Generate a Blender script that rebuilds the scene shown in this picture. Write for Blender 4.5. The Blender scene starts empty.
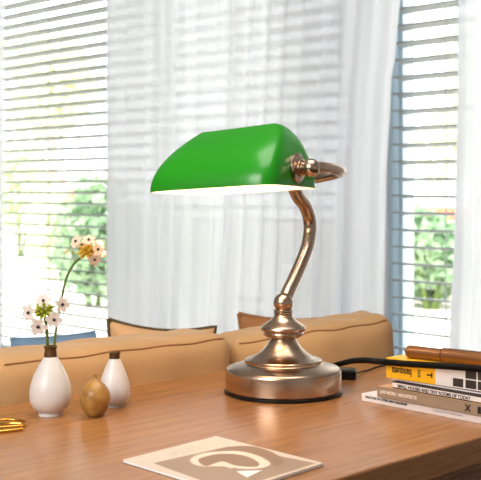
import bpy, math, random
from mathutils import Vector, Matrix
random.seed(7)
C = bpy.context.scene.collection
PI = math.pi
F = 1080.0          # focal length in picture widths of pixels
EYE = 0.315         # eye height above the table top (table top is z = 0)
HZ = 190.0
FLOOR = -0.75
CEIL = 1.85
S2 = math.sqrt(2)

def at(px, py, Y):
    return Vector(((px - 240.5) / F * Y, Y, EYE - (py - HZ) / F * Y))
def on(px, py, z=0.0):
    return at(px, py, F * (EYE - z) / (py - HZ))
def vwall(px, u):
    r = (px - 240.5) / F
    return u * (1 - r) / (1 + r)
def uv(u, v, z=0.0):
    return Vector(((u - v) / S2, (u + v) / S2, z))

# ------------------------------------------------------------------ materials
def lin(c):
    def f(x):
        x /= 255.0
        return x / 12.92 if x <= 0.04045 else ((x + 0.055) / 1.055) ** 2.4
    return (f(c[0]), f(c[1]), f(c[2]), 1.0)

def mat(name, rgb, rough=0.5, metal=0.0, coat=0.0, var=0.0, vscale=20.0, bump=0.0, bscale=80.0, spec=0.5,
        stretch=(1, 1, 1), sheen=0.0, aniso=0.0, emit=None, estr=0.0, rgb2=None, coatr=0.05, trans=0.0):
    m = bpy.data.materials.new(name); m.use_nodes = True
    nt = m.node_tree; N = nt.nodes; L = nt.links
    b = N['Principled BSDF']
    b.inputs['Base Color'].default_value = lin(rgb)
    b.inputs['Roughness'].default_value = rough
    b.inputs['Metallic'].default_value = metal
    b.inputs['Coat Weight'].default_value = coat
    b.inputs['Coat Roughness'].default_value = coatr
    b.inputs['Specular IOR Level'].default_value = spec
    b.inputs['Sheen Weight'].default_value = sheen
    b.inputs['Anisotropic'].default_value = aniso
    if emit:
        b.inputs['Emission Color'].default_value = lin(emit)
        b.inputs['Emission Strength'].default_value = estr
    tc = N.new('ShaderNodeTexCoord'); mp = N.new('ShaderNodeMapping')
    mp.inputs['Scale'].default_value = stretch
    L.new(tc.outputs['Object'], mp.inputs['Vector'])
    if var > 0 or rgb2:
        n = N.new('ShaderNodeTexNoise'); n.inputs['Scale'].default_value = vscale; n.inputs['Detail'].default_value = 5
        L.new(mp.outputs['Vector'], n.inputs['Vector'])
        mx = N.new('ShaderNodeMix'); mx.data_type = 'RGBA'
        a = lin(rgb)
        c2 = lin(rgb2) if rgb2 else tuple(max(0, x * (1 - var)) for x in a[:3]) + (1,)
        mx.inputs['A'].default_value = a; mx.inputs['B'].default_value = c2
        rp = N.new('ShaderNodeMapRange'); rp.inputs['From Min'].default_value = 0.35; rp.inputs['From Max'].default_value = 0.68
        L.new(n.outputs['Fac'], rp.inputs['Value']); L.new(rp.outputs['Result'], mx.inputs['Factor'])
        L.new(mx.outputs['Result'], b.inputs['Base Color'])
    if bump > 0:
        n2 = N.new('ShaderNodeTexNoise'); n2.inputs['Scale'].default_value = bscale; n2.inputs['Detail'].default_value = 4
        L.new(mp.outputs['Vector'], n2.inputs['Vector'])
        bp = N.new('ShaderNodeBump'); bp.inputs['Strength'].default_value = bump; bp.inputs['Distance'].default_value = 0.002
        L.new(n2.outputs['Fac'], bp.inputs['Height']); L.new(bp.outputs['Normal'], b.inputs['Normal'])
    if trans > 0:
        t = N.new('ShaderNodeBsdfTranslucent'); t.inputs['Color'].default_value = lin(rgb)
        ms = N.new('ShaderNodeMixShader'); ms.inputs['Fac'].default_value = trans
        L.new(b.outputs['BSDF'], ms.inputs[1]); L.new(t.outputs['BSDF'], ms.inputs[2])
        L.new(ms.outputs['Shader'], N['Material Output'].inputs['Surface'])
    return m

def sheer_mat(name, rgb, clear):
    m = bpy.data.materials.new(name); m.use_nodes = True
    nt = m.node_tree; N = nt.nodes; L = nt.links
    N.remove(N['Principled BSDF'])
    d = N.new('ShaderNodeBsdfDiffuse'); d.inputs['Color'].default_value = lin(rgb)
    t = N.new('ShaderNodeBsdfTranslucent'); t.inputs['Color'].default_value = lin(rgb)
    p = N.new('ShaderNodeBsdfTransparent')
    m1 = N.new('ShaderNodeMixShader'); m1.inputs['Fac'].default_value = 0.62
    L.new(d.outputs[0], m1.inputs[1]); L.new(t.outputs[0], m1.inputs[2])
    m2 = N.new('ShaderNodeMixShader')
    lw = N.new('ShaderNodeLayerWeight'); lw.inputs['Blend'].default_value = 0.35
    mr = N.new('ShaderNodeMapRange'); mr.inputs['To Min'].default_value = clear; mr.inputs['To Max'].default_value = clear * 0.25
    L.new(lw.outputs['Facing'], mr.inputs['Value']); L.new(mr.outputs['Result'], m2.inputs['Fac'])
    L.new(m1.outputs[0], m2.inputs[1]); L.new(p.outputs[0], m2.inputs[2])
    L.new(m2.outputs[0], N['Material Output'].inputs['Surface'])
    return m

def glass_mat():
    m = bpy.data.materials.new('window_glass'); m.use_nodes = True
    nt = m.node_tree; N = nt.nodes; L = nt.links
    N.remove(N['Principled BSDF'])
    p = N.new('ShaderNodeBsdfTransparent'); p.inputs['Color'].default_value = (0.93, 0.97, 0.96, 1)
    g = N.new('ShaderNodeBsdfGlossy'); g.inputs['Roughness'].default_value = 0.02
    lw = N.new('ShaderNodeLayerWeight'); lw.inputs['Blend'].default_value = 0.3
    f = N.new('ShaderNodeMapRange'); f.inputs['To Min'].default_value = 0.02; f.inputs['To Max'].default_value = 0.2
    L.new(lw.outputs['Facing'], f.inputs['Value'])
    ms = N.new('ShaderNodeMixShader')
    L.new(f.outputs[0], ms.inputs['Fac']); L.new(p.outputs[0], ms.inputs[1]); L.new(g.outputs[0], ms.inputs[2])
    L.new(ms.outputs[0], N['Material Output'].inputs['Surface'])
    return m

def wood_mat(name, dark, mid, light, rough, gs=(1.2, 26, 26)):
    m = bpy.data.materials.new(name); m.use_nodes = True
    nt = m.node_tree; N = nt.nodes; L = nt.links
    b = N['Principled BSDF']
    tc = N.new('ShaderNodeTexCoord'); mp = N.new('ShaderNodeMapping')
    mp.inputs['Scale'].default_value = gs
    L.new(tc.outputs['Object'], mp.inputs['Vector'])
    n = N.new('ShaderNodeTexNoise'); n.inputs['Scale'].default_value = 2.2; n.inputs['Detail'].default_value = 8
    n.inputs['Roughness'].default_value = 0.62; n.inputs['Distortion'].default_value = 0.5
    L.new(mp.outputs['Vector'], n.inputs['Vector'])
    mp2 = N.new('ShaderNodeMapping'); mp2.inputs['Scale'].default_value = (gs[0] * 5, gs[1] * 9, gs[2] * 9)
    L.new(tc.outputs['Object'], mp2.inputs['Vector'])
    n3 = N.new('ShaderNodeTexNoise'); n3.inputs['Scale'].default_value = 2.0; n3.inputs['Detail'].default_value = 6
    L.new(mp2.outputs['Vector'], n3.inputs['Vector'])
    ad = N.new('ShaderNodeMix'); ad.data_type = 'FLOAT'; ad.inputs['Factor'].default_value = 0.42
    L.new(n.outputs['Fac'], ad.inputs['A']); L.new(n3.outputs['Fac'], ad.inputs['B'])
    r = N.new('ShaderNodeValToRGB'); e = r.color_ramp.elements
    e[0].position = 0.34; e[0].color = lin(dark); e[1].position = 0.66; e[1].color = lin(light)
    k = e.new(0.5); k.color = lin(mid)
    L.new(ad.outputs['Result'], r.inputs['Fac']); L.new(r.outputs['Color'], b.inputs['Base Color'])
    b.inputs['Roughness'].default_value = rough
    bp = N.new('ShaderNodeBump'); bp.inputs['Strength'].default_value = 0.12; bp.inputs['Distance'].default_value = 0.001
    L.new(n3.outputs['Fac'], bp.inputs['Height']); L.new(bp.outputs['Normal'], b.inputs['Normal'])
    return m

M = {}
M['wood'] = wood_mat('table_wood', (134, 88, 50), (160, 108, 62), (180, 126, 76), 0.26, (2.2, 40, 40))
M['bronze'] = mat('antique_bronze', (200, 174, 150), 0.24, 1.0, var=0.12, vscale=3, stretch=(1, 1, 90), aniso=0.5)
M['black'] = mat('black_plastic', (12, 12, 13), 0.4, spec=0.3)
M['cable'] = mat('black_cable', (6, 6, 6), 0.6, spec=0.15)
M['greenglass'] = mat('green_glass', (34, 156, 20), 0.28, coat=0.25, coatr=0.16, trans=0.25)
M['opal'] = mat('opal_white', (255, 246, 230), 0.4)
M['bulb'] = mat('bulb_glow', (255, 240, 215), 0.4, emit=(255, 214, 160), estr=14)
M['ceramic'] = mat('white_ceramic', (218, 212, 208), 0.34, bump=0.15, bscale=30, var=0.08, vscale=12, stretch=(1, 1, 5))
M['browngl'] = mat('brown_glaze', (46, 28, 14), 0.28, rgb2=(96, 64, 26), vscale=60)
M['ochre'] = mat('ochre_glaze', (176, 132, 66), 0.36, rgb2=(136, 92, 36), vscale=55, bump=0.25, bscale=120)
M['stem'] = mat('green_stem', (96, 118, 40), 0.5, var=0.25, vscale=30)
M['petal'] = mat('white_petal', (250, 240, 234), 0.6, trans=0.35, var=0.05)
M['petalpink'] = mat('cream_petal', (250, 226, 200), 0.6, trans=0.35)
M['bud'] = mat('green_bud', (168, 178, 44), 0.5, var=0.3, vscale=200)
M['budyellow'] = mat('yellow_bud', (220, 178, 50), 0.5, var=0.25, vscale=200)
M['darkeye'] = mat('dark_eye', (36, 24, 22), 0.4)
M['tan'] = mat('tan_canvas', (190, 148, 98), 0.85, var=0.10, vscale=9, bump=0.35, bscale=420, sheen=0.15)
M['tanpillow'] = mat('tan_pillow_cloth', (214, 166, 118), 0.85, var=0.12, vscale=9, bump=0.35, bscale=420)
M['brownpillow'] = mat('brown_pillow_cloth', (160, 106, 62), 0.85, var=0.15, vscale=9, bump=0.35, bscale=420)
M['tanseam'] = mat('tan_piping', (150, 102, 62), 0.85, var=0.1)
M['olive'] = mat('olive_piping', (84, 66, 36), 0.8, var=0.2)
M['blue'] = mat('blue_grey_cloth', (112, 140, 166), 0.8, var=0.15, vscale=20, bump=0.3, bscale=300)
M['sofaframe'] = mat('dark_brown_cloth', (58, 40, 28), 0.9, var=0.2, bump=0.3, bscale=300)
M['sheer'] = sheer_mat('sheer_white', (250, 250, 255), 0.042)
M['wall'] = mat('wall_paint', (226, 226, 230), 0.8, var=0.03, vscale=3)
M['ceil'] = mat('ceiling_paint', (240, 240, 240), 0.9, var=0.02, vscale=3)
M['floor'] = wood_mat('floor_wood', (34, 23, 16), (46, 32, 22), (56, 40, 28), 0.5, (1, 12, 12))
M['frame'] = mat('blue_frame_paint', (186, 207, 218), 0.5, var=0.06, vscale=8)
M['whiteframe'] = mat('white_frame_paint', (226, 230, 236), 0.5, var=0.04, vscale=8)
M['slat'] = mat('slat_paint', (156, 162, 162), 0.5, var=0.05, vscale=5)
M['cord'] = mat('blind_cord', (190, 195, 195), 0.8, var=0.05)
M['glass'] = glass_mat()
M['paper'] = mat('paper_white', (250, 248, 247), 0.7, var=0.05, vscale=400, stretch=(0.02, 0.02, 6))
M['magcream'] = mat('cream_cover', (212, 194, 174), 0.45, var=0.02)
M['magtaupe'] = mat('taupe_print', (158, 130, 108), 0.45, var=0.08, vscale=10)
M['magdark'] = mat('dark_taupe_print', (146, 112, 86), 0.45, var=0.08, vscale=10)
M['maglight'] = mat('pale_print', (232, 208, 184), 0.45, var=0.04)
M['gold'] = mat('gold_metal', (226, 172, 74), 0.25, 1.0, var=0.1)
M['yellow'] = mat('yellow_cover', (252, 186, 22), 0.45, var=0.06, vscale=30)
M['whitecover'] = mat('white_cover', (234, 226, 222), 0.45, var=0.04, vscale=30)
M['taupecover'] = mat('taupe_cover', (156, 134, 112), 0.55, var=0.15, vscale=25, bump=0.2, bscale=300)
M['taupetop'] = mat('amber_cover', (226, 168, 92), 0.5, var=0.05)
M['darkcover'] = mat('dark_cover', (40, 26, 24), 0.5, var=0.1)
M['ink'] = mat('black_ink', (24, 18, 16), 0.6)
M['inkwhite'] = mat('cream_ink', (232, 222, 206), 0.6)
M['inkgrey'] = mat('grey_ink', (150, 140, 138), 0.6)
M['tile'] = mat('dark_print', (58, 50, 44), 0.5, var=0.3, vscale=60)
M['leather'] = mat('copper_leather', (132, 82, 38), 0.33, 0.25, var=0.25, vscale=18, bump=0.3, bscale=260, coat=0.2)
M['leatherdark'] = mat('dark_leather', (66, 30, 22), 0.5, var=0.1)
M['paving'] = mat('pale_paving', (226, 216, 206), 0.9, rgb2=(204, 192, 180), vscale=1.2)
M['leafA'] = mat('leaf_green', (206, 222, 176), 0.6, rgb2=(234, 238, 206), vscale=1.6, trans=0.35)
M['leafB'] = mat('leaf_deep_green', (140, 174, 132), 0.6, rgb2=(206, 220, 184), vscale=1.6, trans=0.35)
M['leafC'] = mat('leaf_yellow_green', (226, 232, 192), 0.6, rgb2=(244, 244, 224), vscale=1.6, trans=0.35)
M['bark'] = mat('bark', (206, 200, 184), 0.9, var=0.2, vscale=12, bump=0.8, bscale=20)
M['gardenwall'] = mat('pale_garden_wall', (232, 226, 218), 0.9, var=0.06, vscale=2)
M['terracotta'] = mat('terracotta', (206, 120, 88), 0.8, var=0.2, vscale=6)
M['bloom'] = mat('salmon_bloom', (252, 196, 168), 0.7, trans=0.3, var=0.1)
M['lampwhite'] = mat('lamp_panel', (255, 250, 240), 0.5, emit=(255, 240, 220), estr=2.0)

# ------------------------------------------------------------------ mesh builder
class MB:
    def __init__(s): s.v = []; s.f = []; s.m = []
    def add(s, vs, fs, mi=0):
        o = len(s.v); s.v += [tuple(x) for x in vs]
        for f in fs: s.f.append(tuple(o + i for i in f)); s.m.append(mi)
        return s
    def box(s, x0, x1, y0, y1, z0, z1, mi=0):
        vs = [(x, y, z) for z in (z0, z1) for y in (y0, y1) for x in (x0, x1)]
        return s.add(vs, [(0, 2, 3, 1), (4, 5, 7, 6), (0, 1, 5, 4), (2, 6, 7, 3), (0, 4, 6, 2), (1, 3, 7, 5)], mi)
    def rings(s, rs, cap0=True, cap1=True, mi=0, closed=True):
        n = len(rs[0]); vs = [p for r in rs for p in r]; fs = []
        for i in range(len(rs) - 1):
            for j in range(n if closed else n - 1):
                k = (j + 1) % n
                fs.append((i * n + j, i * n + k, (i + 1) * n + k, (i + 1) * n + j))
        if cap0: fs.append(tuple(reversed(range(n))))
        if cap1: fs.append(tuple((len(rs) - 1) * n + j for j in range(n)))
        return s.add(vs, fs, mi)
    def lathe(s, prof, n=64, mi=0, origin=(0, 0, 0), axis=None, wob=None):
        ox = Vector(origin)
        if axis is None: e1, e2, e3 = Vector((1, 0, 0)), Vector((0, 1, 0)), Vector((0, 0, 1))
        else:
            e3 = Vector(axis).normalized()
            e1 = e3.orthogonal().normalized(); e2 = e3.cross(e1)
        rs = []
        for r, z in prof:
            r = max(r, 1e-5)
            rs.append([ox + e1 * (r * math.cos(2 * PI * j / n)) + e2 * (r * math.sin(2 * PI * j / n)) + e3 * z for j in range(n)])
        return s.rings(rs, True, True, mi)
    def tube(s, pts, rad, n=12, mi=0, smooth=True, sub=8, flat=1.0):
        P = [Vector(p) for p in pts]
        R = rad if isinstance(rad, (list, tuple)) else [rad] * len(P)
        if smooth and len(P) > 2: P, R = spline(P, R, sub)
        T = []
        for i in range(len(P)):
            a = P[max(i - 1, 0)]; b = P[min(i + 1, len(P) - 1)]
            T.append((b - a).normalized())
        nrm = T[0].orthogonal().normalized()
        if abs(T[0].z) < 0.9: nrm = (Vector((0, 0, 1)) - T[0] * T[0].z).normalized()
        rs = []
        for i, p in enumerate(P):
            nrm = (nrm - T[i] * nrm.dot(T[i])).normalized()
            bn = T[i].cross(nrm)
            rs.append([p + (nrm * math.cos(2 * PI * j / n) * flat + bn * math.sin(2 * PI * j / n)) * R[i] for j in range(n)])
        return s.rings(rs, True, True, mi)
    def ball(s, c, r, n=16, mi=0, sc=(1, 1, 1)):
        prof = [(r * math.sin(PI * i / n), -r * math.cos(PI * i / n)) for i in range(n + 1)]
        o = len(s.v); s.lathe(prof, n * 2, mi)
        for i in range(o, len(s.v)):
            x, y, z = s.v[i]; s.v[i] = (x * sc[0] + c[0], y * sc[1] + c[1], z * sc[2] + c[2])
        return s
    def build(s, name, mats, parent=None, smooth=40, loc=None, rotz=None, bevel=0, segs=2):
        me = bpy.data.meshes.new(name)
        me.from_pydata(s.v, [], s.f)
        mats = mats if isinstance(mats, (list, tuple)) else [mats]
        for m in mats: me.materials.append(m)
        me.polygons.foreach_set('material_index', s.m)
        if smooth:
            me.polygons.foreach_set('use_smooth', [True] * len(me.polygons))
            me.set_sharp_from_angle(angle=math.radians(smooth))
        me.update()
        o = bpy.data.objects.new(name, me); C.objects.link(o)
        if parent: o.parent = parent
        if loc is not None: o.location = loc
        if rotz is not None: o.rotation_euler = (0, 0, rotz)
        if bevel:
            b = o.modifiers.new('bevel', 'BEVEL'); b.width = bevel; b.segments = segs; b.limit_method = 'ANGLE'
        return o

def spline(P, R, sub):
    out, ro = [], []
    n = len(P)
    for i in range(n - 1):
        p0 = P[max(i - 1, 0)]; p1 = P[i]; p2 = P[i + 1]; p3 = P[min(i + 2, n - 1)]
        for k in range(sub):
            t = k / sub
            q = 0.5 * ((2 * p1) + (p2 - p0) * t + (2 * p0 - 5 * p1 + 4 * p2 - p3) * t * t + (3 * p1 - p0 - 3 * p2 + p3) * t ** 3)
            out.append(q); ro.append(R[i] * (1 - t) + R[i + 1] * t)
    out.append(P[-1]); ro.append(R[-1])
    return out, ro

def thing(name, label, cat, loc=(0, 0, 0), rotz=0.0, group=None):
    o = bpy.data.objects.new(name, None); C.objects.link(o)
    o.empty_display_size = 0.02
    o.location = loc; o.rotation_euler = (0, 0, rotz)
    return tag(o, label, cat, group)
def tag(o, label, cat, group=None):
    o['label'] = label; o['category'] = cat
    if group: o['group'] = group
    return o
def struct(o):
    o['kind'] = 'structure'; return o

R45 = math.radians(45)

# ------------------------------------------------------------------ room (local x = u, local y = v, turned 45 degrees)
WU = 3.615
def rbox(name, m, x0, x1, y0, y1, z0, z1, parent=None, bevel=0):
    b = MB(); b.box(x0, x1, y0, y1, z0, z1)
    return b.build(name, m, parent, smooth=0, rotz=None if parent else R45, bevel=bevel)
W1L, W1R = vwall(-30, WU), vwall(347, WU)       # window 1 spans these along the wall
W2L, W2R = vwall(388, WU), 1.55
SILL, HEAD = -0.735, 1.62
struct(rbox('floor', M['floor'], -2.0, WU + 0.2, -2.2, W1L + 0.45, FLOOR - 0.05, FLOOR))
struct(rbox('ceiling', M['ceil'], -2.0, WU + 0.2, -2.2, W1L + 0.45, CEIL, CEIL + 0.05))
struct(rbox('wall_front', M['wall'], -2.05, -2.0, -2.2, W1L + 0.45, FLOOR, CEIL))
struct(rbox('wall_right', M['wall'], -2.0, WU + 0.2, -2.25, -2.2, FLOOR, CEIL))
struct(rbox('wall_left', M['wall'], -2.0, WU + 0.2, W1L + 0.45, W1L + 0.5, FLOOR, CEIL))
wb = MB()
t0, t1 = WU, WU + 0.18
wb.box(t0, t1, W1L, W1L + 0.45, FLOOR, CEIL)
wb.box(t0, t1, W2L, W1R, FLOOR, CEIL)
wb.box(t0, t1, -2.2, W2R, FLOOR, CEIL)
for a, b in ((W1R, W1L), (W2R, W2L)):
    wb.box(t0, t1, a, b, FLOOR, SILL); wb.box(t0, t1, a, b, HEAD, CEIL)
struct(wb.build('wall_back', M['wall'], smooth=0, rotz=R45))

def window(name, vr, vl, m, mull, w=0.05, ws=0.05, back=0.05):
    f = MB()
    u0, u1 = WU + back, WU + back + 0.07
    f.box(u0, u1, vl - w, vl, SILL, HEAD); f.box(u0, u1, vr, vr + w, SILL, HEAD)
    f.box(u0, u1, vr + w, vl - w, SILL, SILL + w); f.box(u0, u1, vr + w, vl - w, HEAD - w, HEAD)
    # inner sash, set back a little
    s0, s1 = u0 + 0.015, u0 + 0.05
    for a, b in mull:
        f.box(s0, s1, b - ws, b, SILL + w, HEAD - w); f.box(s0, s1, a, a + ws, SILL + w, HEAD - w)
        f.box(s0, s1, a + ws, b - ws, SILL + w, SILL + w + ws); f.box(s0, s1, a + ws, b - ws, HEAD - w - ws, HEAD - w)
    o = struct(f.build(name, m, smooth=0, rotz=R45, bevel=0.004))
    for a, b in mull:
        p = MB(); p.box(u0 + 0.030, u0 + 0.034, a + ws, b - ws, SILL + w + ws, HEAD - w - ws)
        p.build('pane', M['glass'], o, smooth=0)
    return o
mid = (W1L + W1R) / 2 - 0.25
window('window_1', W1R, W1L, M['whiteframe'], [(W1R + 0.06, mid - 0.02), (mid + 0.02, W1L - 0.06)])
window('window_2', W2R, W2L, M['frame'], [(W2R + 0.045, W2L - 0.038)], .026, .026, .0)

# ------------------------------------------------------------------ venetian blinds
def blind(name, label, v0, v1, pitch, width, phase, tilt, cords, u):
    t = thing(name, label, 'blind', (0, 0, 0), R45, 'venetian blinds at the windows')
    s = MB()
    zt, zb = HEAD - 0.02, SILL + 0.03
    z = zb + phase
    ca, sa = math.cos(tilt), math.sin(tilt)
    while z < zt - 0.06:
        h = width / 2
        top, bot = [], []
        for k in range(5):
            q = -1 + 2 * k / 4
            x, y = q * h, 0.0035 * (1 - q * q)
            top.append((u + x * ca, z - x * sa + y * ca + 0.0032)); bot.append((u + x * ca, z - x * sa + y * ca - 0.0032))
        ring = top + bot[::-1]
        s.rings([[(a, v0, b) for a, b in ring], [(a, v1, b) for a, b in ring]])
        z += pitch
    s.build('slats', M['slat'], t, smooth=30)
    h = MB(); h.box(u - 0.03, u + 0.03, v0, v1, zt - 0.045, zt); h.build('headrail', M['slat'], t, smooth=0, bevel=0.004)
    h = MB(); h.box(u - 0.026, u + 0.026, v0, v1, zb - 0.03, zb - 0.008); h.build('bottom_rail', M['slat'], t, smooth=0, bevel=0.004)
    for cv in cords:
        c = MB()
        for du in (-width / 2 - 0.003, width / 2 + 0.003):
            c.tube([(u + du, cv, zb - 0.02), (u + du, cv, zt - 0.02)], 0.0022, 6, smooth=False)
        c.build('ladder_cord', M['cord'], t)
    return t
BU = WU - 0.035
blind('venetian_blind', 'wide white slatted blind at the left window behind the flowers', W1R + 0.02, vwall(0.5, WU - .035),
      0.0615, 0.078, 0.02, math.radians(7), [vwall(x, BU) for x in (55, 150, 250)], BU)
blind('venetian_blind', 'narrow slatted blind at the blue framed window behind the books', W2R + 0.02, vwall(397, BU),
      0.0688, 0.076, 0.03, math.radians(7), [vwall(452, BU), 2.0], BU)

# ------------------------------------------------------------------ sheer curtains
def curtain(label, u, xl, xr, seed, amp=0.03, left=None, right=None, waves=9):
    """xl, xr: where the edges hang (picture columns) ; left/right: optional edge functions of height"""
    rnd = random.Random(seed)
    nv, nz = 150, 40
    z0, z1 = FLOOR + 0.015, CEIL - 0.005
    ph = [rnd.uniform(0, 6.28) for _ in range(5)]
    b = MB(); vs = []; amp *= .62
    for j in range(nz + 1):
        z = z0 + (z1 - z0) * j / nz
        a = vwall(left(z) if left else xl, u); c = vwall(right(z) if right else xr, u)
        for i in range(nv + 1):
            s = i / nv
            w = math.sin(2 * PI * waves * s + ph[0] + 0.5 * math.sin(5 * s + ph[1] + z * .5)) * amp
            w += math.sin(2 * PI * waves * 2.3 * s + ph[2] + 0.25 * z) * amp * 0.25
            w += math.sin(2 * PI * 1.7 * s + ph[3]) * amp * 0.9
            vs.append((u + w, a + (c - a) * s + math.cos(2 * PI * waves * s + ph[0]) * amp * .25, z))
    n = nv + 1
    fs = [(j * n + i, j * n + i + 1, (j + 1) * n + i + 1, (j + 1) * n + i) for j in range(nz) for i in range(nv)]
    b.add(vs, fs)
    o = b.build('sheer_curtain', M['sheer'], smooth=180, rotz=R45)
    return tag(o, label, 'curtain', 'sheer curtains')
def bend(pts):
    def f(z):
        if z <= pts[0][0]: return pts[0][1]
        for (a, xa), (c, xc) in zip(pts, pts[1:]):
            if z <= c:
                t = (z - a) / (c - a); t = t * t * (3 - 2 * t); return xa + (xc - xa) * t
        return pts[-1][1]
    return f
curtain('sheer white curtain hanging over the right part of the left window, behind the lamp shade', 3.40, 105, 232, 3,
        right=bend([(-0.4, 222), (0.3, 228), (1.1, 233)]), waves=7)
curtain('sheer white curtain between the two windows, right of the lamp', 3.34, 226, 398, 5,
        left=bend([(-0.4, 219), (0.3, 226), (1.1, 231)]),
        right=bend([(-0.35, 386), (0.3, 388), (0.72, 393), (0.85, 398), (1.1, 403)]), waves=8)
curtain('sheer white curtain at the right edge, right of the blue framed window', 3.42, 455, 560, 9,
        left=bend([(-0.35, 449), (0.2, 455), (0.7, 458), (1.1, 459)]), waves=6)
curtain('narrow strip of sheer white curtain at the far left edge beside the wide blind', 3.45, -50, 4, 12, waves=5)

# ------------------------------------------------------------------ garden outside
GZ = -0.85
g = MB(); g.box(WU + 0.2, 34, -14, 34, GZ - 0.1, GZ)
struct(g.build('ground', M['paving'], smooth=0, rotz=R45))
def leaves(b, c, rx, ry, rz, n, size, rnd, mi=0):
    for _ in range(n):
        while True:
            d = Vector((rnd.gauss(0, 1), rnd.gauss(0, 1), rnd.gauss(0, 1)))
            if d.length > 1e-3: break
        d.normalize(); r = rnd.uniform(0.55, 1.05)
        p = Vector((c[0] + d.x * rx * r, c[1] + d.y * ry * r, c[2] + d.z * rz * r))
        if p.z < GZ + 0.05: continue
        a = (d + Vector((rnd.uniform(-1, 1), rnd.uniform(-1, 1), rnd.uniform(-.5, 1))) * 0.9).normalized()
        t = a.orthogonal().normalized(); t.rotate(Matrix.Rotation(rnd.uniform(0, 6.28), 3, a)); q = a.cross(t)
        s = size * rnd.uniform(0.6, 1.3)
        b.add([p - t * s, p + q * s * .5 + a * s * .15, p + t * s, p - q * s * .5 + a * s * .15], [(0, 1, 2, 3)], mi)
def shrub(px, u, w, h, m, label, n=420, bloom=0, seed=0):
    rnd = random.Random(seed); v = vwall(px, u)
    t = thing('garden_shrub', label, 'shrub', uv(u, v, GZ), R45, 'shrubs in the garden outside')
    b = MB()
    for k in range(5):
        a = rnd.uniform(0, 6.28); q = rnd.uniform(0.1, 0.5)
        leaves(b, (math.cos(a) * w * q, math.sin(a) * w * q, h * rnd.uniform(.35, .7)), w * .6, w * .6, h * .36, n // 5, 0.07, rnd)
    for i in range(len(b.v)):
        x, y, z = b.v[i]; b.v[i] = (x, y, max(z, 0.02))
    b.build('foliage', m, t, smooth=0)
    s = MB()
    for k in range(4):
        a = rnd.uniform(0, 6.28)
        s.tube([(0.05 * math.cos(a), .05 * math.sin(a), 0), (w * .3 * math.cos(a), w * .3 * math.sin(a), h * .6)], [0.03, 0.012], 6, smooth=False)
    s.build('stem', M['stem'], t)
    if bloom:
        f = MB()
        for _ in range(bloom):
            a = rnd.uniform(0, 6.28); q = rnd.uniform(.5, .95)
            c = (math.cos(a) * w * q, math.sin(a) * w * q, h * rnd.uniform(.35, .95))
            f.ball(c, rnd.uniform(.035, .06), 5)
        f.build('blossom', M['bloom'], t)
    return t
def tree(px, u, h, cr, m, label, seed, zc=.58, n=2600):
    rnd = random.Random(seed); v = vwall(px, u)
    t = thing('garden_tree', label, 'tree', uv(u, v, GZ), R45, 'trees in the garden outside')
    s = MB(); s.tube([(0, 0, 0), (.05, .04, h * .3), (-.03, .02, h * .7)], [0.12, 0.09, 0.05], 10)
    for k in range(5):
        a = k * 1.3; s.tube([(0, 0, h * .4), (cr * .4 * math.cos(a), cr * .4 * math.sin(a), h * .62), (cr * .7 * math.cos(a), cr * .7 * math.sin(a), h * .75)], [.045, .03, .012], 7)
    s.build('trunk', M['bark'], t)
    b = MB()
    for k in range(9):
        a = rnd.uniform(0, 6.28); q = rnd.uniform(0, .7)
        leaves(b, (math.cos(a) * cr * q, math.sin(a) * cr * q, h * zc + rnd.uniform(-.25, .3) * h), cr * .5, cr * .5, cr * .42, n // 9, 0.13, rnd)
    b.build('crown', m, t, smooth=0)
    return t
shrub(430, 8.8, 0.75, 0.96, M['leafB'], 'green shrub seen through the blue framed window', 3600, seed=1)
shrub(20, 10.6, 0.95, 2.3, M['leafA'], 'tall pale green shrub seen at the left end of the wide blind', 2340, seed=4)
shrub(58, 8.3, 0.6, 1.25, M['leafC'], 'low yellow green shrub seen through the middle of the wide blind', 1560, 0, seed=5)
shrub(94, 6.6, 0.5, 1.45, M['leafB'], 'green shrub with salmon blossoms seen beside the curtain edge at the wide blind', 2080, 16, seed=6)
shrub(190, 7.6, 0.7, 1.3, M['leafA'], 'green shrub in the garden behind the sheer curtain left of the lamp', 500, seed=8)
tree(52, 14.0, 5.0, 1.7, M['leafC'], 'pale leafy tree seen high through the wide blind', 21)
tree(476, 14.5, 4.2, 1.1, M['leafC'], 'pale leafy tree seen high through the blue framed window', 23, n=900)
gw = thing('garden_wall', 'pale low garden wall with a terracotta coping beyond the shrubs', 'wall', (0, 0, 0), R45)
b = MB(); b.box(11.4, 11.6, -2, 9.0, GZ, -0.06); b.build('masonry', M['gardenwall'], gw, smooth=0)
b = MB(); b.box(11.35, 11.65, -2, 9.0, -0.06, 0.10); b.build('coping', M['terracotta'], gw, smooth=0, bevel=0.02)

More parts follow.
